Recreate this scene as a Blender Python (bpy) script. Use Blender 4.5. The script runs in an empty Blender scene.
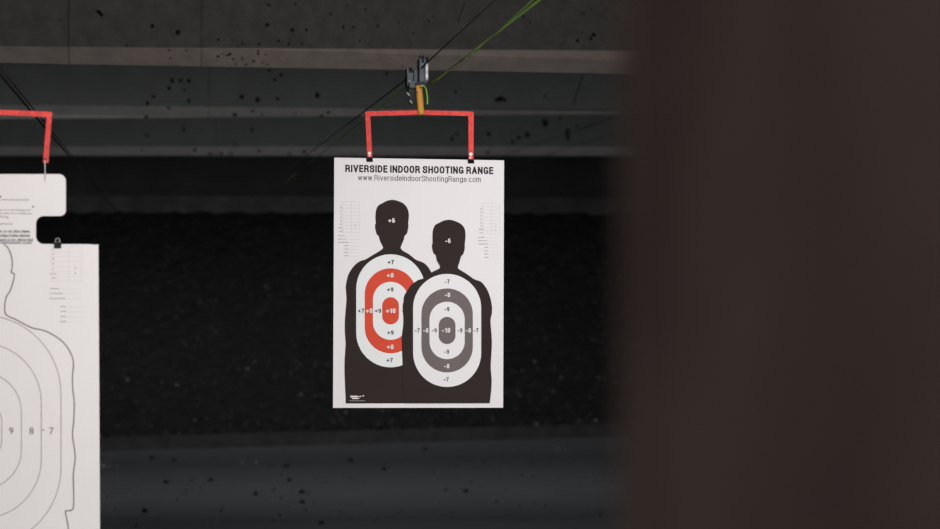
import bpy, bmesh, math, random
from mathutils import Vector, Matrix
from mathutils.geometry import tessellate_polygon
random.seed(4)
SC = bpy.context.scene
COL = SC.collection
SC.view_settings.view_transform = 'Standard'
SC.view_settings.look = 'None'
SC.view_settings.gamma = 1
SC.view_settings.exposure = 0.0
SC.view_settings.use_curve_mapping = False

# ------------------------------------------------------------ camera
FPX = 2219.0
CAM = Vector((0, 0, 1.5))
YAW = math.atan(303 / FPX)
PIT = math.atan(7.1 / FPX)
Fv = Vector((math.sin(YAW) * math.cos(PIT), math.cos(YAW) * math.cos(PIT), math.sin(PIT)))
Rv = Vector((math.cos(YAW), -math.sin(YAW), 0))
Uv = Rv.cross(Fv)
cd = bpy.data.cameras.new('camera')
cam = bpy.data.objects.new('camera', cd)
COL.objects.link(cam)
cam.matrix_world = Matrix(((Rv.x, Uv.x, -Fv.x, CAM.x), (Rv.y, Uv.y, -Fv.y, CAM.y), (Rv.z, Uv.z, -Fv.z, CAM.z), (0, 0, 0, 1)))
cd.sensor_width = 36
cd.lens = FPX * 36 / 940
cd.clip_start = 0.05
cd.dof.use_dof = True
cd.dof.focus_distance = 7.2
cd.dof.aperture_fstop = (cd.lens / 1000) / 0.024
SC.camera = cam


def ray(px, py):
    return Fv + Rv * ((px - 470) / FPX) + Uv * ((264.5 - py) / FPX)


def W(px, py, D):                       # point of the place on the plane Y = D
    d = ray(px, py)
    return CAM + d * (D / d.y)


class Plane:                            # an upright sheet plane, n points to the viewer
    def __init__(s, px, py, depth, turn):
        s.o = CAM + ray(px, py) * depth
        a = YAW + turn
        s.r = Vector((math.cos(a), -math.sin(a), 0))
        s.n = Vector((-math.sin(a), -math.cos(a), 0))
        s.k = depth / FPX               # metres per photo pixel
        s.px, s.py = px, py

    def at(s, px, py, h=0.0):
        d = ray(px, py)
        t = (s.o - CAM).dot(s.n) / d.dot(s.n)
        return CAM + d * t + s.n * h


# ------------------------------------------------------------ materials
def lin(c):
    return tuple(((v / 255) / 12.92 if v / 255 <= .04045 else ((v / 255 + .055) / 1.055) ** 2.4) for v in c)


def mat(name, col, rough=.8, metal=0.0, spec=.3, var=0.0, scale=8.0, bump=0.0, stretch=(1, 1, 1), bscale=None):
    m = bpy.data.materials.new(name)
    m.use_nodes = True
    nt = m.node_tree
    b = nt.nodes['Principled BSDF']
    b.inputs['Base Color'].default_value = (*col, 1)
    b.inputs['Roughness'].default_value = rough
    b.inputs['Metallic'].default_value = metal
    b.inputs['Specular IOR Level'].default_value = spec
    tc = nt.nodes.new('ShaderNodeTexCoord')
    mp = nt.nodes.new('ShaderNodeMapping')
    mp.inputs['Scale'].default_value = stretch
    nt.links.new(tc.outputs['Object'], mp.inputs['Vector'])
    nz = nt.nodes.new('ShaderNodeTexNoise')
    nz.inputs['Scale'].default_value = scale
    nz.inputs['Detail'].default_value = 6
    nz.inputs['Roughness'].default_value = .65
    nt.links.new(mp.outputs['Vector'], nz.inputs['Vector'])
    rp = nt.nodes.new('ShaderNodeValToRGB')
    rp.color_ramp.elements[0].position = .3
    rp.color_ramp.elements[1].position = .7
    rp.color_ramp.elements[0].color = (*[v * (1 - var) for v in col], 1)
    rp.color_ramp.elements[1].color = (*[min(1, v * (1 + var)) for v in col], 1)
    nt.links.new(nz.outputs['Fac'], rp.inputs['Fac'])
    nt.links.new(rp.outputs['Color'], b.inputs['Base Color'])
    if bump:
        n2 = nt.nodes.new('ShaderNodeTexNoise')
        n2.inputs['Scale'].default_value = bscale or scale * 3
        n2.inputs['Detail'].default_value = 5
        nt.links.new(mp.outputs['Vector'], n2.inputs['Vector'])
        bp = nt.nodes.new('ShaderNodeBump')
        bp.inputs['Strength'].default_value = bump
        bp.inputs['Distance'].default_value = .02
        nt.links.new(n2.outputs['Fac'], bp.inputs['Height'])
        nt.links.new(bp.outputs['Normal'], b.inputs['Normal'])
    return m


PAPER = mat('white_paper', (.80, .765, .765), .75, var=.015, scale=3, bump=.05, bscale=4)
PAPERB = mat('white_card', (.79, .755, .745), .7, var=.02, scale=3, bump=.05, bscale=4)
INK = mat('black_ink', (.0275, .0185, .0172), .75, spec=.2, var=.06, scale=6)
INKT = mat('lettering_ink', (.028, .024, .026), .8, spec=.2)
INKG = mat('thin_lettering_ink', (.10, .09, .095), .8, spec=.2)
RED_I = mat('red_ink', (.66, .072, .036), .7, spec=.2, var=.05, scale=8)
GREY_I = mat('grey_ink', (.155, .128, .126), .7, spec=.2, var=.07, scale=7)
WHT_R = mat('cool_white_ink', (.79, .80, .795), .75, var=.01)
WHT_F = mat('white_ink', (.81, .785, .785), .75, var=.01)
FAINT = mat('faint_grey_print', (.60, .57, .57), .8)
SMALL = mat('small_print', (.30, .275, .27), .8)
LINE1 = mat('outline_print', (.075, .058, .052), .8)
LINE2 = mat('ring_line_print', (.30, .25, .225), .8)
REDP = mat('red_painted_steel', (.72, .046, .036), .5, spec=.35, var=.3, scale=45, bump=.2)
WOOD = mat('yellow_wood', (.62, .29, .048), .65, var=.18, scale=30, stretch=(1, 1, .15))
STEEL = mat('zinc_steel', (.048, .056, .066), .38, metal=.6, spec=.5, var=.3, scale=40)
CHROME = mat('bright_steel', (.62, .60, .60), .45, metal=.25, spec=.6, var=.08)
GREENT = mat('lime_cord', (.20, .44, .05), .6, var=.15, scale=50)
DARKM = mat('blackened_steel', (.02, .021, .023), .5, metal=.3, var=.2, scale=30)
BLACKP = mat('black_clip_enamel', (.008, .008, .008), .35, spec=.5)
CABLE = mat('dark_wire_rope', (.02, .02, .02), .6, spec=.3, var=.2, scale=50)
GREEN = mat('green_cord', (.42, .80, .10), .6, var=.15, scale=50)
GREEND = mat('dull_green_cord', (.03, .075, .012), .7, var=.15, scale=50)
CONC = mat('stained_concrete', (.062, .058, .055), .9, spec=.15, var=.22, scale=14, bump=.5, bscale=60)
CONC2 = mat('painted_concrete', (.063, .066, .065), .9, spec=.15, var=.10, scale=6, bump=.4, bscale=50)
LIP = mat('brownish_concrete_edge', (.20, .170, .155), .9, spec=.1, var=.16, scale=11, bump=.15, bscale=90)  # lower edge colour, paler and browner than the baffle face
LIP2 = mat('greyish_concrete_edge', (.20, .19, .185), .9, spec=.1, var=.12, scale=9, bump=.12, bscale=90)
PIT_M = mat('bullet_pit', (.008, .008, .009), .95, spec=.05)
FLOORM = mat('dark_concrete_floor', (.108, .112, .118), .8, spec=.2, var=.12, scale=2.2, bump=.3, stretch=(1.2, 5, 1), bscale=25)
WALLM = mat('dark_painted_wall', (.030, .030, .030), .9, spec=.1, var=.1, scale=2)
BACKM = mat('black_steel_backstop', (.055, .055, .055), .9, spec=.05, var=.2, scale=2)
LINTM = mat('grey_steel_plate', (.066, .066, .067), .8, spec=.15, var=.35, scale=5)
KERBM = mat('dark_kerb', (.046, .046, .046), .85, spec=.15, var=.3, scale=7, bump=.4)
RUB = mat('black_rubber', (.0185, .019, .0185), .9, spec=.1, var=.15, scale=4, bump=.3, bscale=18)
RUB1 = mat('dusty_rubber', (.045, .043, .042), .9, spec=.1)
RUB2 = mat('pale_fragment', (.16, .15, .15), .8)
BROWN = mat('brown_board', (.0185, .0127, .0108), .85, spec=.05, var=.38, scale=6, stretch=(1, 1, .8))


# ------------------------------------------------------------ helpers
def tag(o, label=None, cat=None, group=None, kind=None):
    if label: o['label'] = label
    if cat: o['category'] = cat
    if group: o['group'] = group
    if kind: o['kind'] = kind
    return o


def empty(name, loc, label, cat, group=None):
    o = bpy.data.objects.new(name, None)
    o.empty_display_size = .05
    o.location = loc
    COL.objects.link(o)
    return tag(o, label, cat, group)


def link(name, bm, mats, parent=None, smooth=False, recalc=True):
    me = bpy.data.meshes.new(name)
    if recalc:
        bmesh.ops.recalc_face_normals(bm, faces=bm.faces)
    bm.to_mesh(me); bm.free()
    for m in (mats if isinstance(mats, (list, tuple)) else [mats]):
        me.materials.append(m)
    if smooth:
        for p in me.polygons: p.use_smooth = True
    if parent is not None:
        L = Matrix.Translation(-parent.location)
        p = parent.parent
        while p is not None:
            L = Matrix.Translation(-p.location) @ L
            p = p.parent
        me.transform(L)
        o = bpy.data.objects.new(name, me)
        o.parent = parent
    else:
        c = sum((v.co for v in me.vertices), Vector()) / max(1, len(me.vertices))
        zlo = min(v.co.z for v in me.vertices)
        c.z = zlo
        me.transform(Matrix.Translation(-c))
        o = bpy.data.objects.new(name, me)
        o.location = c
    COL.objects.link(o)
    return o


def hexa(bm, a, b, mi=0):
    """a, b: two matching loops of points; a closed prism between them"""
    va = [bm.verts.new(p) for p in a]
    vb = [bm.verts.new(p) for p in b]
    fs = [bm.faces.new(va), bm.faces.new(list(reversed(vb)))]
    n = len(va)
    for i in range(n):
        fs.append(bm.faces.new((va[i], vb[i], vb[(i + 1) % n], va[(i + 1) % n])))
    for f in fs: f.material_index = mi
    return fs


def box(bm, x0, x1, y0, y1, z0, z1, mi=0):
    hexa(bm, [(x0, y0, z0), (x1, y0, z0), (x1, y1, z0), (x0, y1, z0)],
         [(x0, y0, z1), (x1, y0, z1), (x1, y1, z1), (x0, y1, z1)], mi)


def pxprism(bm, P, pts, h0, h1, mi=0):
    """solid with the outline pts (photo pixels on plane P), from height h0 to h1 along the normal"""
    a = [P.at(x, y) for x, y in pts]
    hexa(bm, [p + P.n * h0 for p in a], [p + P.n * h1 for p in a], mi)


def tube(bm, pts, r, seg=10, mi=0, cap=True):
    pts = [Vector(p) for p in pts]
    rs = r if isinstance(r, (list, tuple)) else [r] * len(pts)
    rings = []
    up = None
    for i, p in enumerate(pts):
        t = (pts[min(i + 1, len(pts) - 1)] - pts[max(i - 1, 0)]).normalized()
        if up is None:
            up = Vector((0, 0, 1)) if abs(t.z) < .9 else Vector((1, 0, 0))
        a = t.cross(up).normalized(); b = t.cross(a).normalized(); up = -b if b.dot(up) < 0 else b
        rings.append([bm.verts.new(p + (a * math.cos(q) + b * math.sin(q)) * rs[i]) for q in [2 * math.pi * k / seg for k in range(seg)]])
    for A, B in zip(rings, rings[1:]):
        # align B to A to avoid twists
        off = min(range(seg), key=lambda s: (B[s].co - A[0].co - (pts[1] - pts[0]) * 0).length)
        B2 = B[off:] + B[:off]
        if (B2[1].co - A[1].co).length > (B2[-1].co - A[1].co).length:
            B2 = [B2[0]] + B2[:0:-1]
        for k in range(seg):
            f = bm.faces.new((A[k], A[(k + 1) % seg], B2[(k + 1) % seg], B2[k]))
            f.material_index = mi
        B[:] = B2
    if cap:
        bm.faces.new(rings[0]).material_index = mi
        bm.faces.new(rings[-1]).material_index = mi


def smoothline(pts, closed=False, n=6):
    out = []
    N = len(pts)
    rng = range(N if closed else N - 1)
    for i in rng:
        g = lambda j: pts[j % N] if closed else pts[max(0, min(N - 1, j))]
        p0, p1, p2, p3 = g(i - 1), g(i), g(i + 1), g(i + 2)
        for s in range(n):
            t = s / n
            out.append(tuple(.5 * ((2 * p1[k]) + (-p0[k] + p2[k]) * t + (2 * p0[k] - 5 * p1[k] + 4 * p2[k] - p3[k]) * t * t
                                   + (-p0[k] + 3 * p1[k] - 3 * p2[k] + p3[k]) * t ** 3) for k in (0, 1)))
    if not closed: out.append(tuple(pts[-1]))
    return out


def stadium(cx, cy, hw, hh, n=24):
    s = hh - hw
    pts = []
    for k in range(n + 1):
        a = math.pi * k / n
        pts.append((cx + hw * math.cos(a), cy - s - hw * math.sin(a)))
    for k in range(n + 1):
        a = math.pi + math.pi * k / n
        pts.append((cx + hw * math.cos(a), cy + s - hw * math.sin(a)))
    return pts


def flat(bm, P, pts, h, mi=0):
    vs = [bm.verts.new(P.at(x, y, h)) for x, y in pts]
    for t in tessellate_polygon([[Vector((x, y, 0)) for x, y in pts]]):
        if len(set(t)) == 3:
            bm.faces.new([vs[i] for i in t]).material_index = mi


def strip(bm, P, pts, w, h, closed=False, mi=0):
    """printed line of width w px"""
    N = len(pts)
    L, R = [], []
    for i in range(N):
        a = pts[(i - 1) % N] if closed else pts[max(0, i - 1)]
        b = pts[(i + 1) % N] if closed else pts[min(N - 1, i + 1)]
        dx, dy = b[0] - a[0], b[1] - a[1]
        l = math.hypot(dx, dy) or 1
        nx, ny = -dy / l * w / 2, dx / l * w / 2
        L.append(bm.verts.new(P.at(pts[i][0] + nx, pts[i][1] + ny, h)))
        R.append(bm.verts.new(P.at(pts[i][0] - nx, pts[i][1] - ny, h)))
    for i in range(N if closed else N - 1):
        j = (i + 1) % N
        bm.faces.new((L[i], L[j], R[j], R[i])).material_index = mi


_cache = {}


def glyphs(s, bold=0.0):
    key = (s, bold)
    if key not in _cache:
        cu = bpy.data.curves.new('t', 'FONT')
        cu.body = s
        cu.offset = bold
        cu.resolution_u = 3
        o = bpy.data.objects.new('t', cu)
        COL.objects.link(o)
        dg = bpy.context.evaluated_depsgraph_get()
        dg.update()
        me = bpy.data.meshes.new_from_object(o.evaluated_get(dg))
        V = [(v.co.x, v.co.y) for v in me.vertices]
        Fc = [tuple(p.vertices) for p in me.polygons]
        bpy.data.objects.remove(o); bpy.data.curves.remove(cu); bpy.data.meshes.remove(me)
        _cache[key] = (V, Fc)
    return _cache[key]


CAPH = .729


def text(bm, P, s, xl, xr, bl, br, cap, h, bold=0.0, mi=0):
    """lettering fitted between xl and xr (px), baseline from (xl,bl) to (xr,br), capitals cap px tall"""
    V, Fc = glyphs(s, bold)
    x0 = min(v[0] for v in V); x1 = max(v[0] for v in V)
    ref = [v[1] for v in glyphs('H', 0)[0]]
    H = max(ref) - min(ref)
    vs = []
    for x, y in V:
        t = (x - x0) / (x1 - x0)
        px = xl + (xr - xl) * t
        py = bl + (br - bl) * t - y / H * cap
        vs.append(bm.verts.new(P.at(px, py, h)))
    for f in Fc:
        try: bm.faces.new([vs[i] for i in f]).material_index = mi
        except ValueError: pass


def oval(x0, y0, x1, y1, a0=0, a1=360, n=20, e=2.5):
    out = []
    for k in range(n + 1):
        a = math.radians(a0 + (a1 - a0) * k / n)
        c, q = math.cos(a), math.sin(a)
        out.append(((x0 + x1) / 2 + (x1 - x0) / 2 * math.copysign(abs(c) ** (2 / e), c), (y0 + y1) / 2 + (y1 - y0) / 2 * math.copysign(abs(q) ** (2 / e), q)))
    return out


SX = .71                                  # height of the small letters
_S = [(1, .76), (.93, .93), (.5, 1), (.07, .92), (0, .76), (.12, .61), (.5, .52), (.88, .42), (1, .26), (.93, .07), (.5, 0), (.07, .07), (0, .25)]
GLY = {  # width, strokes
    ' ': (.14, []), '.': (0, [[(0, 0), (0, .001)]]), 'I': (0, [[(0, 0), (0, 1)]]),
    'V': (.46, [[(0, 1), (.5, 0)], [(.5, 0), (1, 1)]]), 'E': (.34, [[(0, 0), (0, 1)], [(0, 1), (1, 1)], [(0, .52), (.9, .52)], [(0, 0), (1, 0)]]),
    'S': (.42, [smoothline(_S, n=4)]), 'D': (.43, [[(0, 0), (0, 1)], [(0, 1)] + oval(-.6, 0, 1, 1, 80, -80) + [(0, 0)]]),
    'N': (.43, [[(0, 0), (0, 1)], [(0, 1), (1, 0)], [(1, 0), (1, 1)]]), 'O': (.44, [oval(0, 0, 1, 1)]),
    'R': (.43, [[(0, 0), (0, 1)], [(0, 1)] + oval(0, .48, .96, 1, 85, -85) + [(0, .48)], [(.55, .48), (.86, .38), (.93, .2), (1, 0)]]),
    'H': (.43, [[(0, 0), (0, 1)], [(1, 0), (1, 1)], [(0, .52), (1, .52)]]), 'T': (.40, [[(0, 1), (1, 1)], [(.5, 0), (.5, 1)]]),
    'G': (.44, [oval(0, 0, 1, 1, 38, 322), [(1, .1), (1, .36)], [(.66, .42), (1, .42)]]), 'A': (.46, [[(0, 0), (.5, 1)], [(.5, 1), (1, 0)], [(.22, .3), (.78, .3)]]),
    'w': (.56, [[(0, SX), (.25, 0)], [(.25, 0), (.5, SX)], [(.5, SX), (.75, 0)], [(.75, 0), (1, SX)]]), 'i': (0, [[(0, 0), (0, SX)], [(0, .99), (0, 1)]]),
    'v': (.36, [[(0, SX), (.5, 0)], [(.5, 0), (1, SX)]]), 'e': (.36, [[(0, SX * .5), (1, SX * .5)], oval(0, 0, 1, SX, 0, 315)]),
    'r': (.18, [[(0, 0), (0, SX)], [(0, SX * .7), (.4, SX * .95), (1, SX)]]), 's': (.32, [[(x, y * SX) for x, y in smoothline(_S, n=3)]]),
    'd': (.36, [oval(0, 0, 1, SX), [(1, 0), (1, 1)]]), 'n': (.34, [[(0, 0), (0, SX)], oval(0, SX - .5, 1, SX, 170, 0) + [(1, 0)]]),
    'o': (.37, [oval(0, 0, 1, SX)]), 'h': (.34, [[(0, 0), (0, 1)], oval(0, SX - .5, 1, SX, 170, 0) + [(1, 0)]]),
    't': (.20, [[(.4, .92), (.4, .1), (.6, 0), (1, 0)], [(0, SX), (1, SX)]]), 'g': (.36, [oval(0, 0, 1, SX), [(1, SX), (1, -.1), (.8, -.25), (.2, -.25), (0, -.15)]]),
    'a': (.35, [oval(0, 0, .9, SX * .58), [(.9, 0), (.9, SX * .75), (.7, SX), (.25, SX), (.05, SX * .8)]]), 'c': (.34, [oval(0, 0, 1, SX, 45, 315)]),
    'm': (.58, [[(0, 0), (0, SX)], oval(0, SX - .4, .5, SX, 170, 0) + [(.5, 0)], oval(.5, SX - .4, 1, SX, 170, 0) + [(1, 0)]]),
    '+': (.42, [[(.0, .42), (1, .42)], [(.5, .14), (.5, .70)]]), '-': (.24, [[(0, .36), (1, .36)]]),
    '0': (.36, [oval(0, 0, 1, 1)]), '1': (.20, [[(1, 0), (1, 1)], [(0, .8), (1, 1)]]), '7': (.36, [[(0, 1), (1, 1)], [(1, 1), (.55, .5), (.35, 0)]]),
    '6': (.36, [oval(0, 0, 1, .6), [(0, .3), (0, .75)] + oval(0, .5, 1, 1, 170, 60)]), '9': (.36, [oval(0, .4, 1, 1), [(1, .7), (1, .25)] + oval(0, 0, 1, .5, -10, -120)]),
    '8': (.36, [oval(.05, .52, .95, 1), oval(0, 0, 1, .52)]),
}


def sans(bm, P, s, xl, xr, bl, br, cap, h, sw=.17, gap=.11):
    """condensed sans lettering drawn with strokes of sw cap heights"""
    x = 0
    jobs = []
    for ch in s:
        w, st = GLY[ch]
        for pts in st:
            jobs.append([(x + sw / 2 + px * w, sw / 2 + py * (1 - sw)) for px, py in pts])
        x += w + sw + gap if ch != ' ' else w + gap
    tot = x - gap
    for q in jobs:
        closed = math.dist(q[0], q[-1]) < 1e-4 and len(q) > 3
        if closed: q = q[:-1]
        else:
            def ext(a, b):
                l = math.dist(a, b) or 1
                return (a[0] + (a[0] - b[0]) / l * sw / 2, a[1] + (a[1] - b[1]) / l * sw / 2)
            q = [ext(q[0], q[1])] + q[1:-1] + [ext(q[-1], q[-2])]
        N = len(q); L = []; Rr = []
        for i in range(N):
            a = q[(i - 1) % N] if closed else q[max(0, i - 1)]
            b = q[(i + 1) % N] if closed else q[min(N - 1, i + 1)]
            dx, dy = b[0] - a[0], b[1] - a[1]
            l = math.hypot(dx, dy) or 1
            for lst, sg in ((L, 1), (Rr, -1)):
                gx, gy = q[i][0] - sg * dy / l * sw / 2, q[i][1] + sg * dx / l * sw / 2
                t = gx / tot
                lst.append(bm.verts.new(P.at(xl + (xr - xl) * t, bl + (br - bl) * t - gy * cap, h)))
        for i in range(N if closed else N - 1):
            j = (i + 1) % N
            bm.faces.new((L[i], L[j], Rr[j], Rr[i]))


def numeral(P, s, cx, cy, w, cap, h, sw, m, parent):
    bm = bmesh.new()
    sans(bm, P, s, cx - w / 2, cx + w / 2, cy + cap / 2, cy + cap / 2, cap, h, sw, .14)
    return link('numeral', bm, m, parent, recalc=False)


def ctext(bm, P, s, cx, cy, w, cap, h, bold=0.0, mi=0):
    text(bm, P, s, cx - w / 2, cx + w / 2, cy + cap / 2, cy + cap / 2, cap, h, bold, mi)


def scribble(bm, P, x0, x1, y, hgt, h, mi=0):
    """print too small to read: short broken marks"""
    x = x0
    while x < x1 - .2:
        w = min(random.uniform(.5, 1.0), x1 - x)
        flat(bm, P, [(x, y - hgt / 2), (x + w, y - hgt / 2), (x + w, y + hgt / 2), (x, y + hgt / 2)], h, mi)
        x += w + random.uniform(.15, .4)


# ------------------------------------------------------------ setting
XL, XR, YB, YF, ZC = -5.0, 7.5, -2.2, 24.5, 3.4
bm = bmesh.new(); box(bm, XL - .2, XR + .2, YB - .2, YF + .2, -.2, 0); tag(link('floor', bm, FLOORM), kind='structure')
bm = bmesh.new(); box(bm, XL - .2, XR + .2, YB - .2, YF + .2, ZC, ZC + .2); tag(link('ceiling', bm, WALLM), kind='structure')
bm = bmesh.new(); box(bm, XL - .2, XL, YB, YF, 0, ZC); tag(link('wall_left', bm, WALLM), kind='structure')
bm = bmesh.new(); box(bm, XR, XR + .2, YB, YF, 0, ZC); tag(link('wall_right', bm, WALLM), kind='structure')
bm = bmesh.new(); box(bm, XL - .2, XR + .2, YB - .2, YB, 0, ZC); tag(link('wall_rear', bm, WALLM), kind='structure')
bm = bmesh.new(); box(bm, XL - .2, XR + .2, YF, YF + .2, 0, ZC); tag(link('wall_front', bm, BACKM), kind='structure')
# low kerb that holds the rubber back
KY = 19.3
ka, kb = W(0, 447.5, KY), W(640, 441, KY)
zt = W(320, 427, KY).z
bm = bmesh.new()
ky = lambda x: 18.76 + (x + .57) * .227
hexa(bm, [(XL, ky(XL), 0), (XL, ky(XL), .115), (XL, ky(XL) + .12, .115), (XL, ky(XL) + .12, 0)],
     [(XR, ky(XR), 0), (XR, ky(XR), .115), (XR, ky(XR) + .12, .115), (XR, ky(XR) + .12, 0)])
tag(link('trim_1', bm, KERBM), kind='structure')
# steel plate over the rubber slope
z0, z1 = W(300, 212.5, 23.2).z, W(300, 196.5, 23.2).z
bm = bmesh.new(); box(bm, XL, XR, 23.2, 23.3, z0 - .35, z1)
bmesh.ops.translate(bm, verts=bm.verts, vec=(0, 0, 0))
tag(link('trim_2', bm, LINTM), kind='structure')

# rubber slope: one bumpy mass of granulate, uncountable
bm = bmesh.new()
nx, ny = 150, 60
ztop = z0
grid = []
for j in range(ny + 1):
    row = []
    t = j / ny
    for i in range(nx + 1):
        x = XL + .03 + (XR - XL - .06) * i / nx
        y = ky(x) + .12 + (23.19 - ky(x) - .12) * t
        z = .11 + (ztop - .11) * t + random.uniform(-.02, .02)
        row.append(bm.verts.new((x, y, z if 0 < j < ny else z)))
    grid.append(row)
for j in range(ny):
    for i in range(nx):
        bm.faces.new((grid[j][i], grid[j][i + 1], grid[j + 1][i + 1], grid[j + 1][i]))
base = [bm.verts.new((a, b, 0.002)) for a, b in ((XL + .03, ky(XL) + .13), (XR - .03, ky(XR) + .13), (XR - .03, 23.19), (XL + .03, 23.19))]
bm.faces.new(base)


def chunk(bm, x, y, z, s, mi):
    M = Matrix.Rotation(random.uniform(0, 6.28), 3, 'Z') @ Matrix.Rotation(random.uniform(-.6, .6), 3, 'X')
    vs = []
    for dx, dy, dz in ((-1, -1, -.6), (1, -1, -.6), (1, 1, -.6), (-1, 1, -.6), (-.7, -.6, .6), (.6, -.7, .5), (.7, .6, .7), (-.5, .7, .5)):
        v = M @ Vector((dx * s * random.uniform(.7, 1.2), dy * s * random.uniform(.7, 1.2), dz * s))
        vs.append(bm.verts.new((x + v.x, y + v.y, z + v.z)))
    for q in ((0, 3, 2, 1), (4, 5, 6, 7), (0, 1, 5, 4), (1, 2, 6, 5), (2, 3, 7, 6), (3, 0, 4, 7)):
        bm.faces.new([vs[k] for k in q]).material_index = mi


for k in range(9000):
    t = random.random() ** 1.3
    x = random.uniform(-2.6, 5.6)
    y = ky(x) + .14 + (23.0 - ky(x)) * t
    z = .12 + (ztop - .12) * t * .98
    q = random.random()
    mi = 0 if q < .76 else (1 if q < .972 else 2)
    if mi == 2 and t > .35: mi = 1
    chunk(bm, x, y, z, random.uniform(.008, .024) * (1 if mi < 2 else .75), mi)
o = link('rubber_granulate', bm, [RUB, RUB1, RUB2], recalc=False)
tag(o, 'black rubber granulate heaped in a slope against the far end of the range', 'rubber', kind='stuff')

# scraps on the floor (uncountable dirt), some pale ones in place of gloss streaks
bm = bmesh.new()
for k in range(260):
    y = random.uniform(11.5, 18.2)
    x = random.uniform(-1.6, 4.6)
    s = random.uniform(.003, .009)
    chunk(bm, x, y, s * .4, s, 0 if random.random() < .95 else 1)
for px, py, s in ((103, 467, .018), (109, 468, .014), (117, 467, .012), (242, 463, .013), (256, 463, .014), (117, 502, .012), (558, 450, .016), (565, 451, .011), (199, 445, .018), (447, 434, .014)):
    d = ray(px, py); p = CAM + d * (-CAM.z / d.z)
    if p.y < ky(p.x) - .05: chunk(bm, p.x, p.y, s * .5, s, 1)
for px, py in ((166, 483), (211, 481), (152, 459), (174, 461), (289, 481), (302, 493), (302, 503), (286, 467), (425, 450), (351, 461), (384, 470), (466, 492), (256, 495), (145, 512), (321, 524)):
    d = ray(px, py); p = CAM + d * (-CAM.z / d.z)
    chunk(bm, p.x, p.y, .008, .018, 0)
o = link('floor_debris', bm, [PIT_M, RUB2], recalc=False)
tag(o, 'tiny dark and pale scraps, some painted as gloss, scattered over the dark concrete floor', 'debris', kind='stuff')

# ------------------------------------------------------------ ceiling baffles
MARKS1 = [(99.7, 13, 2.4), (152.5, 26, 2.2), (177.7, 32.3, 2.8), (126.6, 45.3, 1.4), (169.2, 49.7, 1.3), (170, 57.9, 1.2), (186.2, 50.4, 1.2), (267.2, 24.9, 1.9),
          (268.9, 5, 1.6), (295.5, 4, 1.3), (292, 30, 2), (306.4, 30, 1.3), (288.7, 44, 1.5), (259.4, 44, 1.5), (252.6, 48.7, 1.4), (232.5, 49.7, 1.2), (229.8, 54, 1.8),
          (218.2, 56.2, 1.6), (233, 58.6, 1.4), (242.7, 58.6, 1.4), (253.6, 60.6, 1.6), (257.7, 53.4, 1.4), (294.5, 54.5, 1.5), (245.8, 65, 1.2),
          (207.7, 64.4, 1.6), (202.5, 63, 1.6), (577.4, 40.5, 2.2), (593.7, 35, 2.6), (591, 38.7, 1.8), (559.7, 58, 1.2), (544.1, 63.3, 1.6), (508.7, 65.1, 1.3),
          (377.8, 26, 1.3), (343.4, 27, 1.5), (347, 5.4, 1.4), (330.7, 14.5, 1.5), (413, 33, 1.1), (530, 22, 1.2), (75, 33, 1.0), (60, 20, .9), (310, 56, 1.2), (360, 58, 1.1)]
MARKS1 += [(random.uniform(215, 315), random.uniform(38, 66), random.uniform(.7, 1.5)) for _ in range(26)]
MARKS1 += [(random.uniform(320, 620), random.uniform(3, 66), random.uniform(.6, 1.3)) for _ in range(26)]
MARKS1 += [(98, 11.4, 2.0), (101.5, 15, 1.9)]
MARKS2 = [(172.3, 80.7, 2.4), (180.8, 80.7, 2.2), (188.6, 81, 2.2), (168.9, 88.2, 1.9), (153.5, 96.3, 2.2), (147.7, 103.2, 2), (168.5, 108, 1.9), (188.9, 100.8, 2.1), (146.4, 117, 2.1),
          (242, 97, 2.2), (257.7, 99.7, 2.4), (277.4, 99, 2), (274.7, 79.7, 2), (280.9, 74.9, 2), (269.3, 70.4, 1.6), (317.3, 95, 2.4), (234.9, 114.2, 2.9), (252.6, 111, 1.8),
          (262.1, 114, 1.5), (295.5, 113.4, 1.2), (386.8, 73.4, 1.8), (328.2, 112, 2.3), (321.7, 115.8, 2), (500.7, 98.7, 3.4), (497, 100, 2.4), (505, 100, 2.2), (455.5, 92, 1.6), (184, 90, 1.6), (545, 96, 1.4)]
MARKS3 = [(545.2, 123, 3.6), (527.1, 134.9, 3.2), (567.6, 134.5, 2.8), (567.6, 131, 2.4), (568, 139, 2), (518.8, 137.4, 2.2), (488.8, 133.8, 2.6), (512.7, 141.8, 1.8), (488, 152, 2.2), (451.9, 138.5, 2.3), (457, 134, 1.7),
          (147, 135.5, 1.9), (183.8, 129.4, 2), (194.7, 149.8, 2.1), (210.4, 153.4, 2), (221.3, 153.2, 1.8), (258.7, 150.8, 2), (251.9, 130.4, 1.7), (234.9, 144.7, 1.7), (289.4, 153, 1.8), (304, 151.5, 2.4), (231, 153, 1.6), (142, 150, 1.5), (560, 119, 1.4), (577, 125, 1.4)]


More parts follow.
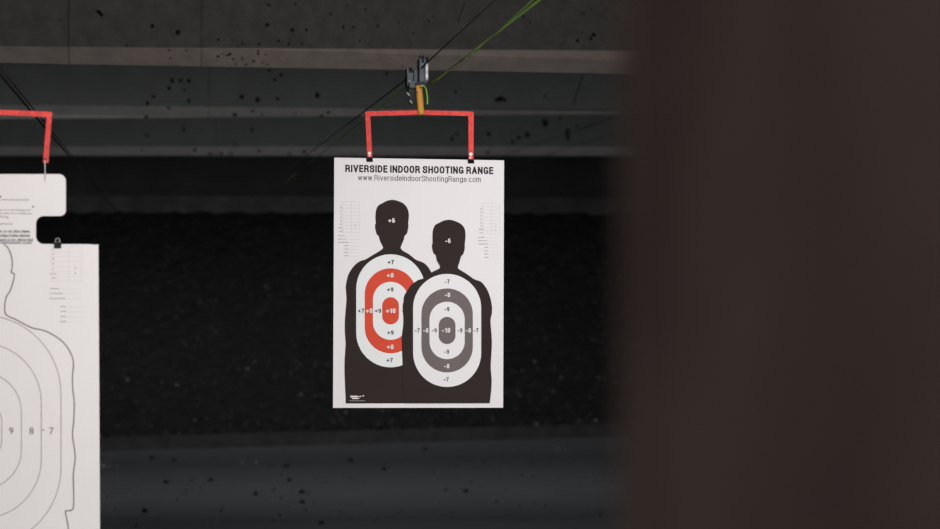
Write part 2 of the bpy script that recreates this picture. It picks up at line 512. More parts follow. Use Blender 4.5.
def baffle(D, t0, t1, b0, b1, seams, marks, mface, mlip, cracks, label):
    A, B = W(0, t0, D), W(640, t1, D)
    C_, E = W(0, b0, D + .08), W(640, b1, D + .08)
    zf = lambda x: A.z + (B.z - A.z) * (x - A.x) / (B.x - A.x)
    zl = lambda x: C_.z + (E.z - C_.z) * (x - C_.x) / (E.x - C_.x)
    root = empty('ceiling_baffle', ((XL + XR) / 2, D, zf(1) - .08), label, 'ceiling baffle', 'concrete baffles hanging below the ceiling')
    xs = [XL] + [W(s, 50, D).x for s in seams] + [XR]
    for i in range(len(xs) - 1):
        g = .0015
        xa, xb = xs[i] + (g if i else 0), xs[i + 1] - (g if i < len(xs) - 2 else 0)
        bm = bmesh.new()
        hexa(bm, [(xa, D, ZC), (xa, D, zf(xa) + .0), (xa, D + .1, zf(xa)), (xa, D + .1, ZC)],
             [(xb, D, ZC), (xb, D, zf(xb)), (xb, D + .1, zf(xb)), (xb, D + .1, ZC)])
        for mx, my, r in marks:
            p = W(mx, my, D - .002)
            if xa + .03 < p.x < xb - .03 and p.z > zf(p.x) + r * D / FPX:
                rr = r * D / FPX
                sx, sy = random.uniform(.75, 1.15), random.uniform(.8, 1.25)
                vs = [bm.verts.new((p.x + rr * sx * math.cos(a) * random.uniform(.8, 1.15), D - .002, p.z + rr * sy * math.sin(a) * random.uniform(.8, 1.15)))
                      for a in [2 * math.pi * k / 11 for k in range(11)]]
                bm.faces.new(vs).material_index = 1
        for (ax, ay, bx, by, w) in cracks:
            p, q = W(ax, ay, D - .002), W(bx, by, D - .002)
            if xa < p.x < xb:
                e = w * D / FPX / 2
                bm.faces.new([bm.verts.new(v) for v in (p + Vector((-e, 0, 0)), q + Vector((-e, 0, 0)), q + Vector((e, 0, 0)), p + Vector((e, 0, 0)))]).material_index = 1
        link('panel', bm, [mface, PIT_M], root, recalc=False)
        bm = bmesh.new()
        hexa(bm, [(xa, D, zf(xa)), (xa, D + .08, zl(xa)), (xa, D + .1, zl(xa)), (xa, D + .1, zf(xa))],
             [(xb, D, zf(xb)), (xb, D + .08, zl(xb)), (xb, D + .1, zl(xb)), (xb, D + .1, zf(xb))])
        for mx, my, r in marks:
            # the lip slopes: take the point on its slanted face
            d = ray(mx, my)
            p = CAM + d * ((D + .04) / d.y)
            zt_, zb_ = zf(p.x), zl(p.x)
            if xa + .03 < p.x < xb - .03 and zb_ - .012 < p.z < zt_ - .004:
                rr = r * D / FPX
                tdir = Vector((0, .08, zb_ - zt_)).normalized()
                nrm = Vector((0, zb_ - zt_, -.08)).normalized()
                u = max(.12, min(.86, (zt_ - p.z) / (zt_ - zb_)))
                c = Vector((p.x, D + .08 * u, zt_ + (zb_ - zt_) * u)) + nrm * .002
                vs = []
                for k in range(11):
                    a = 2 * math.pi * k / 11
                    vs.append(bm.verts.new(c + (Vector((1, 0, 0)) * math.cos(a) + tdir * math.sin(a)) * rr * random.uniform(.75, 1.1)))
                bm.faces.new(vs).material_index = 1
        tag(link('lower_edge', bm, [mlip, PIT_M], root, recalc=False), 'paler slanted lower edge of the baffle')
    return root


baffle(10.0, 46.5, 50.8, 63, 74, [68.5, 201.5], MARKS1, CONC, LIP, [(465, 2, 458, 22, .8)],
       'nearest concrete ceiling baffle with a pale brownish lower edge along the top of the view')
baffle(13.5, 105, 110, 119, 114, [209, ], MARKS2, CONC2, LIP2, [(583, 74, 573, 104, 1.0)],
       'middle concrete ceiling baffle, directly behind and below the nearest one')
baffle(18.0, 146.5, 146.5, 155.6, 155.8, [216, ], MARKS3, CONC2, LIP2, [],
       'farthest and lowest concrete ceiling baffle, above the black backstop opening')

# ------------------------------------------------------------ centre target
CP = Plane(419, 283, 7.45, math.radians(7.5))
tp = empty('paper_target', CP.at(419, 408), 'white paper target printed with two overlapping black silhouettes, red rings and grey rings', 'target')
bm = bmesh.new()
pxprism(bm, CP, [(334.3, 157.6), (504.1, 160.3), (503.1, 407.7), (333.0, 407.9)], -.0008, 0)
link('sheet', bm, PAPER, tp)
H = .0006
bm = bmesh.new()
sans(bm, CP, 'RIVERSIDE INDOOR SHOOTING RANGE', 345.3, 493.3, 172.0, 174.3, 7.3, H, .205, .105)
link('title_lettering', bm, INKT, tp, recalc=False)
bm = bmesh.new()
sans(bm, CP, 'www.RiversideIndoorShootingRange.com', 358.0, 480.7, 180.2, 182.2, 5.6, H, .11, .12)
link('address_lettering', bm, INKG, tp, recalc=False)

back = [(383.1, 247.6), (382, 245), (379.9, 240.7), (378.5, 236), (376.7, 234.4), (375.3, 229), (375.1, 224.8), (375.7, 223.2), (375.4, 216.3), (376.2, 209.9),
        (378.3, 205.6), (382.6, 203.1), (386.8, 200.9), (392.1, 199.8), (398, 200.9), (403.8, 203.7), (407.6, 208.8), (408.9, 215.2), (408.3, 223.7), (408.5, 226.9),
        (407, 233.3), (404.7, 236), (403.8, 239.7), (400.9, 246.8), (401.3, 249), (403.8, 251.2), (409.5, 254.6), (416.4, 259.9), (423.3, 262.6), (427.6, 266.3), (431.3, 272.1),
        (436, 280), (440, 295), (440, 330), (440, 370)]
backtail = [(440, 403.3), (345.7, 403.5)]
backl = [(345.3, 391.6), (344.4, 368.6), (345.1, 352), (345.6, 342.9), (344.8, 332.2), (344.8, 322.7), (345.3, 314.1), (346.2, 303.5), (346.4, 297), (346, 291.8), (346, 284.4),
         (348.8, 273.7), (354.7, 265.2), (360.5, 261), (365.3, 259.5), (372.2, 255.4), (380.5, 250.4), (383, 248.2)]
bm = bmesh.new()
flat(bm, CP, smoothline(back) + backtail + smoothline(backl), H)
tag(link('silhouette', bm, INK, tp, recalc=False), 'taller black figure behind, with red rings')
cx, cy = 390.7, 310.8
rings = [(34.4, 56.5, WHT_R, 'outer white zone of the red ringed figure'), (25.9, 42.5, RED_I, 'red ring'), (17.6, 29.0, WHT_R, 'inner white zone of the red ringed figure'), (8.4, 13.6, RED_I, 'red centre')]
for k, (hw, hh, m, lb) in enumerate(rings):
    bm = bmesh.new(); flat(bm, CP, stadium(cx, cy, hw, hh), H * (2 + k))
    tag(link('scoring_zone', bm, m, tp, recalc=False), lb)
HN = H * 6
bmk, bmw = INKT, WHT_F
for s, x, y, b in (('+7', 391, 262, bmk), ('+8', 390.4, 275.2, bmw), ('+9', 390.4, 289.5, bmk), ('+9', 390.6, 332.5, bmk), ('+8', 390.4, 346.8, bmw), ('+7', 389.9, 360, bmk),
                   ('+7', 361.2, 310.7, bmk), ('+8', 369.3, 310.7, bmw), ('+9', 378.1, 310.7, bmk), ('+9', 405.4, 310.9, bmk), ('+6', 391.8, 220.5, bmw)):
    numeral(CP, s, x, y, 6.3 if b is bmk else 6.7, 4.2 if b is bmk else 4.5, HN, .17 if b is bmk else .20, b, tp)
numeral(CP, '+10', 390.9, 310.7, 9.6, 4.7, HN, .21, WHT_F, tp)
# front figure
front = [(405.6, 403.3)]
frl = [(402.6, 385), (402.8, 365.7), (402.2, 349.5), (402, 337), (403.2, 326), (403.5, 318.8), (402.8, 307), (403.7, 301), (404.3, 296.1), (407.1, 291.0), (411.4, 285.0), (417.8, 280.4), (424.3, 278.0),
       (431.1, 272.8), (439.0, 268.7), (440.1, 266.9), (439.6, 265.2), (436.9, 260), (435.9, 255.4), (433.6, 252.8), (432.1, 246.2), (432.7, 243), (433, 231.3), (435.3, 225.3), (439, 223.0), (444.4, 220.5),
       (449.7, 219.8), (455.5, 221.2), (461.4, 224.2), (464.8, 228.9), (465.7, 235.5), (464.9, 244), (464.9, 248.3), (463.5, 253.9), (461.4, 256.2), (459.6, 262.3), (458.2, 266.4), (458.9, 268.9), (466.7, 273.8), (474.1, 279.0),
       (481.1, 281.8), (486.4, 288.0), (490.1, 296.6), (492, 305.7), (492, 313.2), (490.7, 320.7), (491.6, 334), (492, 345.6), (490.9, 366.7), (491.8, 380), (491.2, 391.6), (489.9, 403.1)]
bm = bmesh.new()
flat(bm, CP, front + smoothline(frl), H * 7)
tag(link('silhouette', bm, INK, tp, recalc=False), 'shorter black figure in front, with grey rings')
cx, cy = 447.35, 330.4
rings = [(34.0, 56.5, WHT_F, 'outer white zone of the grey ringed figure'), (25.7, 42.0, GREY_I, 'grey ring'), (17.6, 28.7, WHT_F, 'inner white zone of the grey ringed figure'), (8.4, 13.6, GREY_I, 'grey centre')]
for k, (hw, hh, m, lb) in enumerate(rings):
    bm = bmesh.new(); flat(bm, CP, stadium(cx, cy, hw, hh), H * (8 + k))
    tag(link('scoring_zone', bm, m, tp, recalc=False), lb)
HN = H * 12
for s, x, y, b in (('-7', 447.5, 281.5, bmk), ('-8', 447.8, 294.8, bmw), ('-9', 447.2, 309.1, bmk), ('-9', 446.9, 351.6, bmk), ('-8', 447, 366, bmw), ('-7', 446.6, 379.2, bmk),
                   ('-7', 417.6, 330.3, bmk), ('-8', 426.1, 330.3, bmw), ('-9', 434.6, 330.3, bmk), ('-9', 460.2, 330.3, bmk), ('-8', 468.6, 330.3, bmw), ('-7', 476.3, 330.3, bmk),
                   ('-6', 448.3, 240.8, bmw)):
    numeral(CP, s, x, y, 4.9 if b is bmk else 5.3, 4.2 if b is bmk else 4.5, HN, .17 if b is bmk else .20, b, tp)
numeral(CP, '-10', 446.4, 330.2, 8.3, 4.7, HN, .21, WHT_F, tp)
# small print bottom left: pale maker mark
bm = bmesh.new()
for (x0, x1, y, hg) in ((350.3, 358.2, 396.4, 1.5), (351.8, 359.6, 398.3, 1.2), (358.5, 361.8, 396.4, .9), (362.6, 364.6, 395.9, 1.0)):
    flat(bm, CP, [(x0, y - hg / 2), (x1, y - hg / 2), (x1 - .5, y + hg / 2), (x0 + .5, y + hg / 2)], H * 8)
link('maker_mark', bm, WHT_F, tp, recalc=False)
bm = bmesh.new(); scribble(bm, CP, 350, 365, 400.7, .45, H * 8); link('maker_small_print', bm, FAINT, tp, recalc=False)
# faint score tables at the sides
for dx, dy, r0 in ((0, 0, 341.2), (140.1, 1.6, 341.2)):
    bmf, bms = bmesh.new(), bmesh.new()
    X0, X1 = 338.5 + dx, 359.7 + dx
    ys = [201.6 + 3.42 * k + dy for k in range(10)]
    for y in ys: strip(bmf, CP, [(X0 + 2, y), (X1, y)], .28, H)
    for x in (X0 + 4.8, X0 + 13, X1): strip(bmf, CP, [(x, ys[0]), (x, ys[-1])], .25, H)
    for k, y in enumerate((207.2, 210.6, 214, 217.5, 221, 224.2)):
        scribble(bms, CP, r0 + dx - .7, r0 + dx + .7, y + dy, 1.1, H)
    scribble(bms, CP, 338.9 + dx, 342.9 + dx, 227.7 + dy, .9, H)
    scribble(bms, CP, 339.6 + dx, 342.6 + dx, 231.1 + dy, .8, H)
    for x1, y in ((344.4, 235.7), (346.8, 239.1), (348.6, 242.4)):
        scribble(bms, CP, 338.2 + dx, x1 + dx, y + dy, .75, H)
        strip(bmf, CP, [(x1 + dx + 1, y + dy + .4), (X1, y + dy + .4)], .25, H)
    for y in (245.7, 249.1, 252.4, 255.8):
        scribble(bms, CP, 344.6 + dx, 348.2 + dx, y + dy, .8, H)
        strip(bmf, CP, [(349.6 + dx, y + dy + .4), (X1, y + dy + .4)], .25, H)
    for y in (224.4, 227.7): scribble(bms, CP, 355.2 + dx, 355.9 + dx, y + dy, 1.0, H)
    g = link('score_table', bmf, FAINT, tp, recalc=False)
    link('table_print', bms, SMALL, g, recalc=False)

# ------------------------------------------------------------ left target: card backer and paper sheet
LP = Plane(-18, 400, 5.76, math.radians(-2))
MX = lambda pts: [(-36 - x, y) for x, y in reversed(pts)]


def arc(cx, cy, r, a0, a1, n=8):
    return [(cx + r * math.cos(math.radians(a0 + (a1 - a0) * k / n)), cy - r * math.sin(math.radians(a0 + (a1 - a0) * k / n))) for k in range(n + 1)]


half = arc(58.7, 181.3, 7, 90, 0) + arc(59.7, 210, 6, 0, -90) + arc(43.6, 223.8, 7.8, 90, 180) + arc(43.6, 236.2, 7.8, 180, 270) + [(92, 244.2), (93, 700)]
half = [(x, y - (.25 if y < 190 else 0)) for x, y in half]
bk = empty('card_backer', LP.at(-18, 700, -.004), 'white notched card backer with printed instructions, hanging from the left carrier', 'backer')
bm = bmesh.new()
pxprism(bm, LP, half + MX(half), -.006, -.0022)
link('card', bm, PAPERB, bk)
bm = bmesh.new()
HB = -.0016
LINES = [('keep your target in line with your serve and', 28.6, 200.3, 2.5, 100), ('the purpose of the practice is to be hitting your', 30.8, 210.6, 2.6, 104),
         ('paper in the event that your bullets are', 32.0, 214.0, 2.6, 96), ('hitting.', 9.0, 217.4, 2.6, 16), ('ask us any questions', 12.4, 224.3, 2.5, 46)]
for s, xr, y, c, w in LINES:
    w, c = len(s) * 1.34, 1.9
    text(bm, LP, s, xr - w, xr, y, y + .2, c, HB, .0)
BOLD = [('backers are or at the class,', 30, 232.0, 3.0, 72), ('with any bullet holes above', 29.8, 236.3, 3.0, 72), ('which need to be discarded', 32.8, 240.6, 3.0, 76), ('will have replacement costs.', 32.4, 243.6, 2.3, 74)]
link('instruction_lettering', bm, INKG, bk, recalc=False)
bm = bmesh.new()
for s, xr, y, c, w in BOLD:
    w, c = len(s) * 1.78, 2.3
    text(bm, LP, s, xr - w, xr, y, y + .1, c, HB, .03)
    if y < 242: strip(bm, LP, [(xr - w, y + .6), (xr, y + .6)], .3, HB)
link('bold_lettering', bm, INKG, bk, recalc=False)
for x, y, r in ((33, 206.7, .9), (.3, 196.6, .9)):
    bm = bmesh.new()
    flat(bm, LP, [(x + r * math.cos(a), y + r * math.sin(a)) for a in [k * .6 for k in range(10)]], HB)
    link('pin_hole', bm, INKT, bk, recalc=False)

ps = empty('paper_target', LP.at(-18, 690), 'white paper target with thin outlined figure and thin numbered rings, at the left edge', 'target')
bm = bmesh.new()
pxprism(bm, LP, [(-135.5, 243.2), (98.4, 244.6), (100.9, 690), (-138, 690)], -.001, 0)
link('sheet', bm, PAPERB, ps)
ol = [(-18, 240.9), (-8, 241.2), (-1, 242), (4.2, 244.4), (8.3, 248.4), (11.2, 255.6), (12.3, 262), (12.0, 268), (11.5, 272.7), (14.3, 273.9), (13.6, 280), (10.1, 291), (6.6, 296.3), (5, 304.2), (5.8, 314.3),
      (15.9, 319.6), (31.7, 327.7), (42.3, 330.0), (52.9, 334.7), (63.5, 342.6), (70.8, 353.2), (73.5, 363.8), (72.4, 377), (72.9, 390), (74.3, 402.5), (73.7, 422), (72.5, 435), (75.2, 456), (73.3, 475.6),
      (73.7, 492.5), (73.1, 508.4), (67.5, 510.8), (65.5, 512), (68.4, 529), (70, 560), (62, 600), (60, 640), (60, 680)]
bm = bmesh.new()
oo = [p for p in smoothline(ol) if p[1] > 244.3]
strip(bm, LP, oo, 1.05, H)
strip(bm, LP, [(-36 - x, y) for x, y in oo], 1.05, H)
link('figure_outline', bm, LINE1, ps, recalc=False)
for k in range(4):
    bm = bmesh.new()
    strip(bm, LP, stadium(-18, 430.8, (19.7, 39.4, 59.3, 79.0)[k], (29.3, 58.3, 87.6, 115.8)[k], 40), .75, H, closed=True)
    link('scoring_ring', bm, LINE2, ps, recalc=False)
for s, x in (('9', 11.2), ('8', 31.6), ('7', 51.6), ('9', -47.2), ('8', -67.6), ('7', -87.6)):
    bm = bmesh.new(); ctext(bm, LP, s, x, 430.8, 4.3, 6.6, H, 0); link('numeral', bm, LINE1, ps, recalc=False)
bm = bmesh.new()
strip(bm, LP, [(41.8, 430), (44.8, 430)], .7, H * 1.5)
link('dash_mark', bm, LINE1, ps, recalc=False)
bmf, bms = bmesh.new(), bmesh.new()
for k in range(8): strip(bmf, LP, [(51, 246.6 + 4.95 * k), (82, 246.9 + 4.95 * k)], .3, H)
for x in (51, 68.5, 82): strip(bmf, LP, [(x, 246.7), (x, 281.3)], .3, H)
for y in (249.3, 254, 258.9, 263.7, 268.6): scribble(bms, LP, 52.6, 53.9, y, 1.5, H)
scribble(bms, LP, 50.2, 56.3, 273.7, .9, H); scribble(bms, LP, 51.8, 55.6, 278.1, .9, H)
for y in (268.2, 273.5): scribble(bms, LP, 74.8, 76.2, y, 1.3, H)
for x1, y in ((59.5, 288.6), (63, 293.4), (66, 298.5)):
    scribble(bms, LP, 49.7, x1, y, .9, H); strip(bmf, LP, [(x1 + 1, y + .6), (81, y + .6)], .3, H)
for y in (306.5, 311.4, 316.4, 321.6):
    scribble(bms, LP, 60.3, 66, y, 1.0, H); strip(bmf, LP, [(68, y + .6), (83.5, y + .6)], .3, H)
g = link('score_table', bmf, FAINT, ps, recalc=False)
link('table_print', bms, SMALL, g, recalc=False)


# ------------------------------------------------------------ binder clips
def clip(P, x0, x1, y0, y1, label, loop=None, hf=.006):
    c = empty('binder_clip', P.at((x0 + x1) / 2, y1), label, 'clip', 'black clips holding the targets')
    bm = bmesh.new()
    # sprung wedge: wide at the top, jaws meeting at the bottom
    for s in (-1, 1):
        pts = [(x0, y0), (x1, y0), (x1, y1), (x0, y1)]
        hs = [(hf if s > 0 else -hf), (hf if s > 0 else -hf), (.0016 if s > 0 else -.008), (.0016 if s > 0 else -.008)]
        outer = [P.at(x, y, h) for (x, y), h in zip(pts, hs)]
        hexa(bm, outer, [p + P.n * (.0012 * s) for p in outer])
    pxprism(bm, P, [(x0, y0 - .4), (x1, y0 - .4), (x1, y0 + .4), (x0, y0 + .4)], -hf, hf)
    link('clip_body', bm, BLACKP, c)
    if loop:
        bm = bmesh.new()
        m = (x0 + x1) / 2
        pts = [(m - 2.4, y0 + .2), (m - 1.9, loop + 1.4), (m - .9, loop + .2), (m + .9, loop + .2), (m + 1.9, loop + 1.4), (m + 2.4, y0 + .2)]
        tube(bm, [P.at(x, y, hf - .001) for x, y in smoothline(pts, n=4)], .0008, 6)
        tag(link('wire_handle', bm, CHROME, c), 'steel wire handle')
    return c


clip(LP, 54.3, 61.4, 242.2, 248.4, 'black binder clip with wire loop on top edge of the left target sheet', loop=238.2)
clip(CP, 366.7, 373.0, 157.6, 161.9, 'black binder clip at the upper left of the silhouette target', hf=.008)
clip(CP, 468.1, 474.3, 159.6, 163.5, 'black binder clip at the upper right of the silhouette target', hf=.008)


# ------------------------------------------------------------ carriers (pulley trolley, post, red hanger)
def taper_post(bm, P, top, bot, r0, r1, h):
    a, b = P.at(*top, h), P.at(*bot, h)
    n = 8
    tube(bm, [a.lerp(b, k / n) for k in range(n + 1)], [r0 + (r1 - r0) * k / n for k in range(n + 1)], 16)


def carrier(P, hanger, post, T, k, label, rods):
    """hanger: outline segments (px); post: (top, bottom, half width px); T maps trolley px -> px; k px scale of the trolley"""
    root = empty('target_carrier', P.at(*T(420, 160)), label, 'target carrier', 'pulley carriers with red hangers')
    m = P.k
    bm = bmesh.new()
    for seg in hanger:
        pxprism(bm, P, seg, -.002, .0025)
    bmesh.ops.remove_doubles(bm, verts=bm.verts, dist=1e-5)
    hg = link('hanger', bm, REDP, root)
    for (x, y, r) in rods['rivet']:
        c = P.at(x, y)
        bm = bmesh.new()
        tube(bm, [c + P.n * .001, c + P.n * .0055], r * m, 10)
        tag(link('rivet', bm, rods['rm'], hg), rods['rl'])
    # wooden post
    bm = bmesh.new()
    taper_post(bm, P, post[0], post[1], post[2] * m, post[2] * m * .96, .008)
    po = link('post', bm, WOOD, root, smooth=True)
    for x, y in ((421.2, 88.3), (418.1, 92.7)):
        c = P.at(*T(x, y))
        bm = bmesh.new()
        tube(bm, [c + P.n * (.008 + post[2] * m * .6), c + P.n * (.008 + post[2] * m * 1.05)], .8 * k * m, 8)
        tag(link('screw', bm, DARKM, po), 'dark screw head in the yellow post')
    Y = Vector((0, 1, 0)); X = Vector((1, 0, 0)); Z = Vector((0, 0, 1))

    def wh(name, x, y, r, w, dy, mt, parent=None):      # wheel standing across the cable
        c = P.at(*T(x, y)) + Y * dy
        bm = bmesh.new()
        hw = w / 2 * k * m
        prof = [(-hw, r * .3), (-hw, r), (-hw * .75, r), (-hw * .2, r * .72), (hw * .2, r * .72), (hw * .75, r), (hw, r), (hw, r * .3)]
        seg = 20
        ringv = [[bm.verts.new(c + X * a + (Y * math.cos(q) + Z * math.sin(q)) * rr * k * m) for q in [2 * math.pi * s / seg for s in range(seg)]] for a, rr in prof]
        for A, B in zip(ringv, ringv[1:]):
            for s in range(seg): bm.faces.new((A[s], A[(s + 1) % seg], B[(s + 1) % seg], B[s]))
        bm.faces.new(ringv[0]); bm.faces.new(ringv[-1])
        return link(name, bm, mt, parent or root)

    def blk(bm, x0, y0, x1, y1, d0, d1, bev=.8):
        pts = [(x0 + bev, y0), (x1 - bev, y0), (x1, y0 + bev), (x1, y1 - bev), (x1 - bev, y1), (x0 + bev, y1), (x0, y1 - bev), (x0, y0 + bev)]
        a = [P.at(*T(x, y)) for x, y in pts]
        hexa(bm, [p + Y * d0 for p in a], [p + Y * d1 for p in a])
    # near pulley housing: two cheeks with the wheel between them
    bm = bmesh.new()
    blk(bm, 418.0, 59, 419.2, 84, -.05, .03, .5); blk(bm, 422.8, 60, 423.9, 84, -.05, .03, .4); blk(bm, 417.9, 74, 427.0, 82.6, -.04, .05, .8); blk(bm, 418.6, 63.5, 423.4, 80, -.035, .03, .6)
    link('near_housing', bm, STEEL, root)
    wh('pulley_wheel', 421.0, 61.2, 5.6, 4.2, -.01, STEEL)
    wh('pulley_wheel', 427.4, 61.0, 4.8, 2.6, .02, DARKM)
    bm = bmesh.new()
    a, b = P.at(*T(425.1, 64.5)), P.at(*T(425.3, 81))
    q = [a.lerp(b, t) + Y * -.045 for t in (0, .25, .5, .52, .56, .58, .8, 1)]
    tube(bm, q, [1.7 * k * m, 1.7 * k * m, 1.7 * k * m, 1.25 * k * m, 1.25 * k * m, 1.7 * k * m, 1.7 * k * m, 1.5 * k * m], 14)
    tag(link('roller', bm, CHROME, root, smooth=True), 'bright steel roller')
    # far pulley housing
    bm = bmesh.new()
    blk(bm, 409.0, 66, 410.6, 84.5, .06, .13, .5); blk(bm, 414.8, 69, 418.6, 86, .02, .12, .9); blk(bm, 409.0, 71.5, 418, 85, .05, .13, 1.2); blk(bm, 410, 81, 421, 87.5, .01, .12, .8)
    link('far_housing', bm, STEEL, root)
    wh('pulley_wheel', 412.7, 69.6, 5.0, 3.8, .09, STEEL)
    bm = bmesh.new()
    blk(bm, 410.2, 86.5, 415.2, 92, .04, .09, .8); blk(bm, 411.4, 91, 415.6, 103, .05, .075, 1.0)
    br = link('lower_bracket', bm, DARKM, root)
    for x, y, dx, dy in ((408.4, 92.0, 2.2, 2.2), (411.2, 100.0, 2.3, 2.2), (410.8, 80.2, 1.6, .9)):
        bm = bmesh.new()
        tube(bm, [P.at(*T(x, y)) + Y * .035, P.at(*T(x + dx, y + dy)) + Y * .045], .85 * k * m, 8)
        tag(link('bolt', bm, CHROME, br), 'bright bolt end')
    bm = bmesh.new()
    blk(bm, 415.6, 82.6, 425.6, 85.6, -.03, .03, .6)
    link('top_plate', bm, DARKM, root)
    bm = bmesh.new()
    tube(bm, [P.at(*T(x, y)) + Y * -.02 for x, y in ((426.5, 83.6), (428.5, 84.0), (430.5, 84.3))], .6 * k * m, 8)
    tag(link('eye_hook', bm, STEEL, root), 'small steel eye where the cord is tied')
    return root


c_h = [[(365.4, 111.9), (371, 111.2), (371, 116.1), (370.3, 116.1), (366.0, 116.6)],
       [(371, 111.2), (420, 110.3), (420, 114.7), (371, 116.1)], [(420, 110.3), (468.6, 111.4), (468.6, 116), (420, 114.7)],
       [(468.6, 111.4), (473.8, 111.9), (473.9, 116.2), (468.4, 116)],
       [(365.4, 116), (370.4, 116), (372.4, 157.3), (367.6, 157.3)],
       [(468.5, 116), (473.8, 116), (473.6, 159.2), (468.7, 159.2)]]
root = carrier(CP, c_h, ((419.3, 85), (421.6, 114.9), 3.45), lambda x, y: (x, y), 1.0,
               'red hanger on a yellow post below a steel pulley trolley, holding the silhouette target',
               dict(rivet=[(369.8, 153.4, 1.7), (371.2 - 1.4, 155.6, 1.0), (471.0, 154.2, 1.7), (470.6, 157.6, 1.0)], rm=CHROME, rl='rivet at the leg end, white highlight put into its colour'))  # pale discs carry the white highlights of the leg ends
KL = 7.45 / 5.76
l_h = [[(-84, 112.2), (-78, 110.6), (-16, 108.6), (0, 109.8), (0, 114.9), (-16, 113.8), (-78, 116.2), (-83, 117.5)],
       [(0, 109.8), (46, 111.6), (52.4, 112.3), (51.8, 117.6), (47, 117.0), (0, 114.9)],
       [(46.8, 117), (51.9, 117.4), (48.5, 163), (43.2, 162.6)],
       [(-88.4, 112.3), (-82.8, 112.2), (-79.2, 162.6), (-84.5, 163)]]
root2 = carrier(LP, l_h, ((-17.5, 72), (-15.5, 113.4), 3.45 * KL), lambda x, y: ((x - 420) * KL - 16.5, (y - 112) * KL + 110), KL,
                'red hanger with inward leaning leg holding the notched card backer at the left',
                dict(rivet=[(45.4, 159.2, 1.1), (-81.5, 159.2, 1.1)], rm=DARKM, rl='dark screw at the leg end'))
for x in (45.2, -81.3):
    bm = bmesh.new()
    tube(bm, [LP.at(x, 160, .004), LP.at(x, 168, .004), LP.at(x + .1, 174, .002), LP.at(x + .2, 181, .0005)], .0014, 8)
    tube(bm, [LP.at(x + .2, 180.6, .0005), LP.at(x + .2, 180.9, -.009)], .0012, 8)
    tag(link('wire_hook', bm, CHROME, root2), 'thin bright wire hook from leg into card')

# ------------------------------------------------------------ cables and cords
c0 = CP.at(420, 62)


def line(name, p, y0, y1, r, m, label, cat, group=None, slack=0.0, n=24):
    bm = bmesh.new()
    pts = []
    for k in range(n + 1):
        t = k / n
        pts.append((p.x, y0 + (y1 - y0) * t, p.z - slack * 4 * t * (1 - t)))
    tube(bm, pts, r, 8)
    return tag(link(name, bm, m, smooth=True), label, cat, group)


ca, cb = W(495, 0, 5.5), W(318, 146.5, 12.2)
cm = CP.at(420, 69)
ca = ca + (ca - cm) * ((ca.y + 2.19) / (cm.y - ca.y)); cb2 = cb + (cb - cm) * ((24.4 - cb.y) / (cb.y - cm.y))
bm = bmesh.new(); tube(bm, [ca, ca.lerp(cm, .5), cm, cb, cb2], .0026, 8)
tag(link('wire_cable', bm, CABLE, smooth=True), 'dark wire cable running through the trolley above the silhouette target', 'cable')
l0 = W(30.6, 110.6, 7.0)
line('wire_cable', l0, -2.19, 22.4, .0032, CABLE, 'left and thicker of the two dark cables crossing behind the left red hanger', 'cable')
l1 = W(36.5, 112.5, 7.0)
line('wire_cable', l1, -2.19, 22.4, .0019, CABLE, 'right and thinner of the two dark cables crossing behind the left red hanger', 'cable')
r0_ = W(621.9, 114.5, 12.5)
line('wire_cable', r0_, -2.19, 24.49, .003, CABLE, 'faint upper cable of the lane on the right, against the farthest baffle', 'cable')
r1_ = W(618, 133, 15)
line('wire_cable', r1_, -2.19, 24.49, .003, CABLE, 'faint lower cable of the lane on the right, against the farthest baffle', 'cable')


def cord(name, pts, r, m, label, parent=None):
    bm = bmesh.new(); tube(bm, pts, r, 8)
    return tag(link(name, bm, m, parent, smooth=True), label, 'cord' if label and not parent else None)


g0 = CP.at(430.5, 84.3) + Vector((0, -.02, 0))
g1 = W(541, -1, 5.4); g2 = W(534, -1, 5.45)
d1 = (g1 - g0); d2 = (g2 - g0)
cord('green_cord', [g0, g0 + d1 * .5, g0 + d1, g0 + d1 * 2.6], .0027, GREEN, 'bright green cord above the trolley, thicker and right of the two rising ones')
cord('green_cord', [g0 + Vector((-.004, 0, .004)), g0 + d2 * .5 + Vector((0, 0, -.012)), g0 + d2 + Vector((0, 0, 0)), g0 + d2 * 2.6], .0017, GREEN, 'thin green cord above the trolley, left of the two rising ones')
tl = [(422.5, 86.6), (425.5, 86.9), (427.6, 89.5), (428.6, 95), (429.2, 100), (429.0, 105.2)]
cord('green_cord', [CP.at(x, y, .038) for x, y in smoothline(tl, n=4)], .0024, GREENT, 'short curled green cord end hanging beside the yellow post')
ff = CP.at(410, 84) + Vector((0, .13, 0))
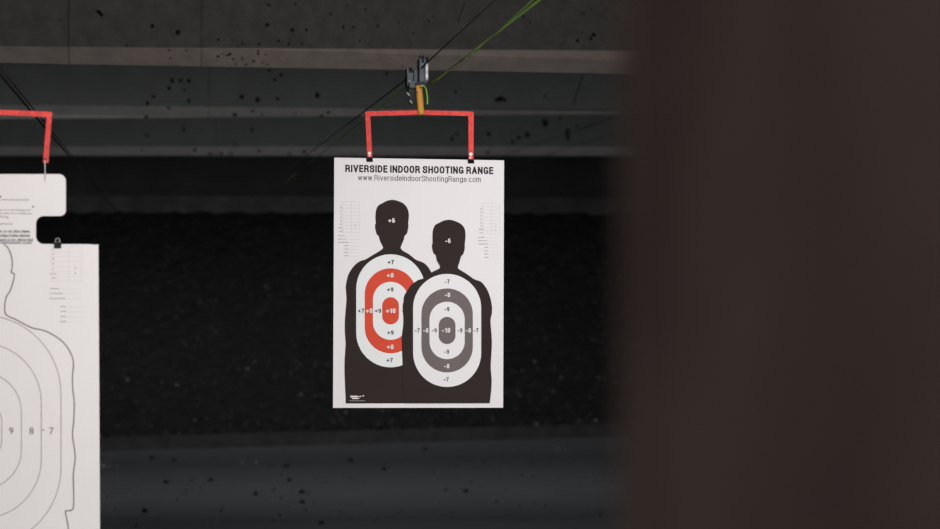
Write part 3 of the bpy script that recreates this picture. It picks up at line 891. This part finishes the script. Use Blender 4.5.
cord('green_cord', [ff, ff + (Vector((ff.x, 22.2, ff.z)) - ff) * .5 + Vector((0, 0, -.01)), Vector((ff.x, 22.2, ff.z))], .0028, GREEND, 'dull green cord running away from the trolley into the dark backstop')

# ------------------------------------------------------------ lane divider in the near foreground
DX = .20
dv = empty('lane_divider', (DX + .03, -.6, 0), 'tall brown board divider of the shooting stall, close and out of focus at right', 'divider')
YE = .968
bm = bmesh.new(); box(bm, DX, DX + .06, -2.19, YE - .02, 0.001, 3.39); link('board', bm, BROWN, dv)
bm = bmesh.new(); box(bm, DX - .001, DX + .061, YE - .02, YE, 0.001, 3.39); link('edge_strip', bm, BROWN, dv)


# ------------------------------------------------------------ lights
def area(name, loc, aim, sx, sy, e, col=(1, 1, 1), spread=None):
    l = bpy.data.lights.new(name, 'AREA')
    l.shape = 'RECTANGLE'; l.size = sx; l.size_y = sy; l.energy = e; l.color = col
    if spread: l.spread = math.radians(spread)
    o = bpy.data.objects.new(name, l)
    o.location = loc
    o.rotation_euler = (Vector(aim) - Vector(loc)).to_track_quat('-Z', 'Y').to_euler()
    COL.objects.link(o)
    return o


area('stall_fill', (-.3, 1.4, 2.8), (.3, 8.5, 1.5), 1.6, .3, 12, (1, .985, .98))  # weak fill added above the firing line, no fixture
area('lane_fill', (1.5, 3.0, 2.8), (.95, 8.3, 1.25), .9, .3, 20, (1, .985, .99), 75)  # unseen fill added to bring up the centre target
area('rear_fill', (-.9, -2.1, 1.7), (.2, 10, 1.5), 1.4, 1.2, 375, (1, .975, .965))  # invented large source behind the camera, lights the whole range
area('baffle_fill', (.8, 10.5, 2.75), (.8, 14.0, 1.1), 6, .25, 37, (.98, 1, 1))  # fill added out of sight behind the nearest baffle
area('baffle_fill', (1, 14.0, 2.75), (1, 18, 1.9), 6, .25, 53, (.98, 1, 1))  # added fill hidden behind the middle baffle
area('baffle_fill', (1, 18.5, 2.75), (1, 22, 1.4), 6, .25, 27, (.98, 1, 1))  # added fill hidden behind the farthest baffle, lifts the backstop

w = bpy.data.worlds.new('world'); SC.world = w; w.use_nodes = True
w.node_tree.nodes['Background'].inputs[0].default_value = (.01, .01, .01, 1)
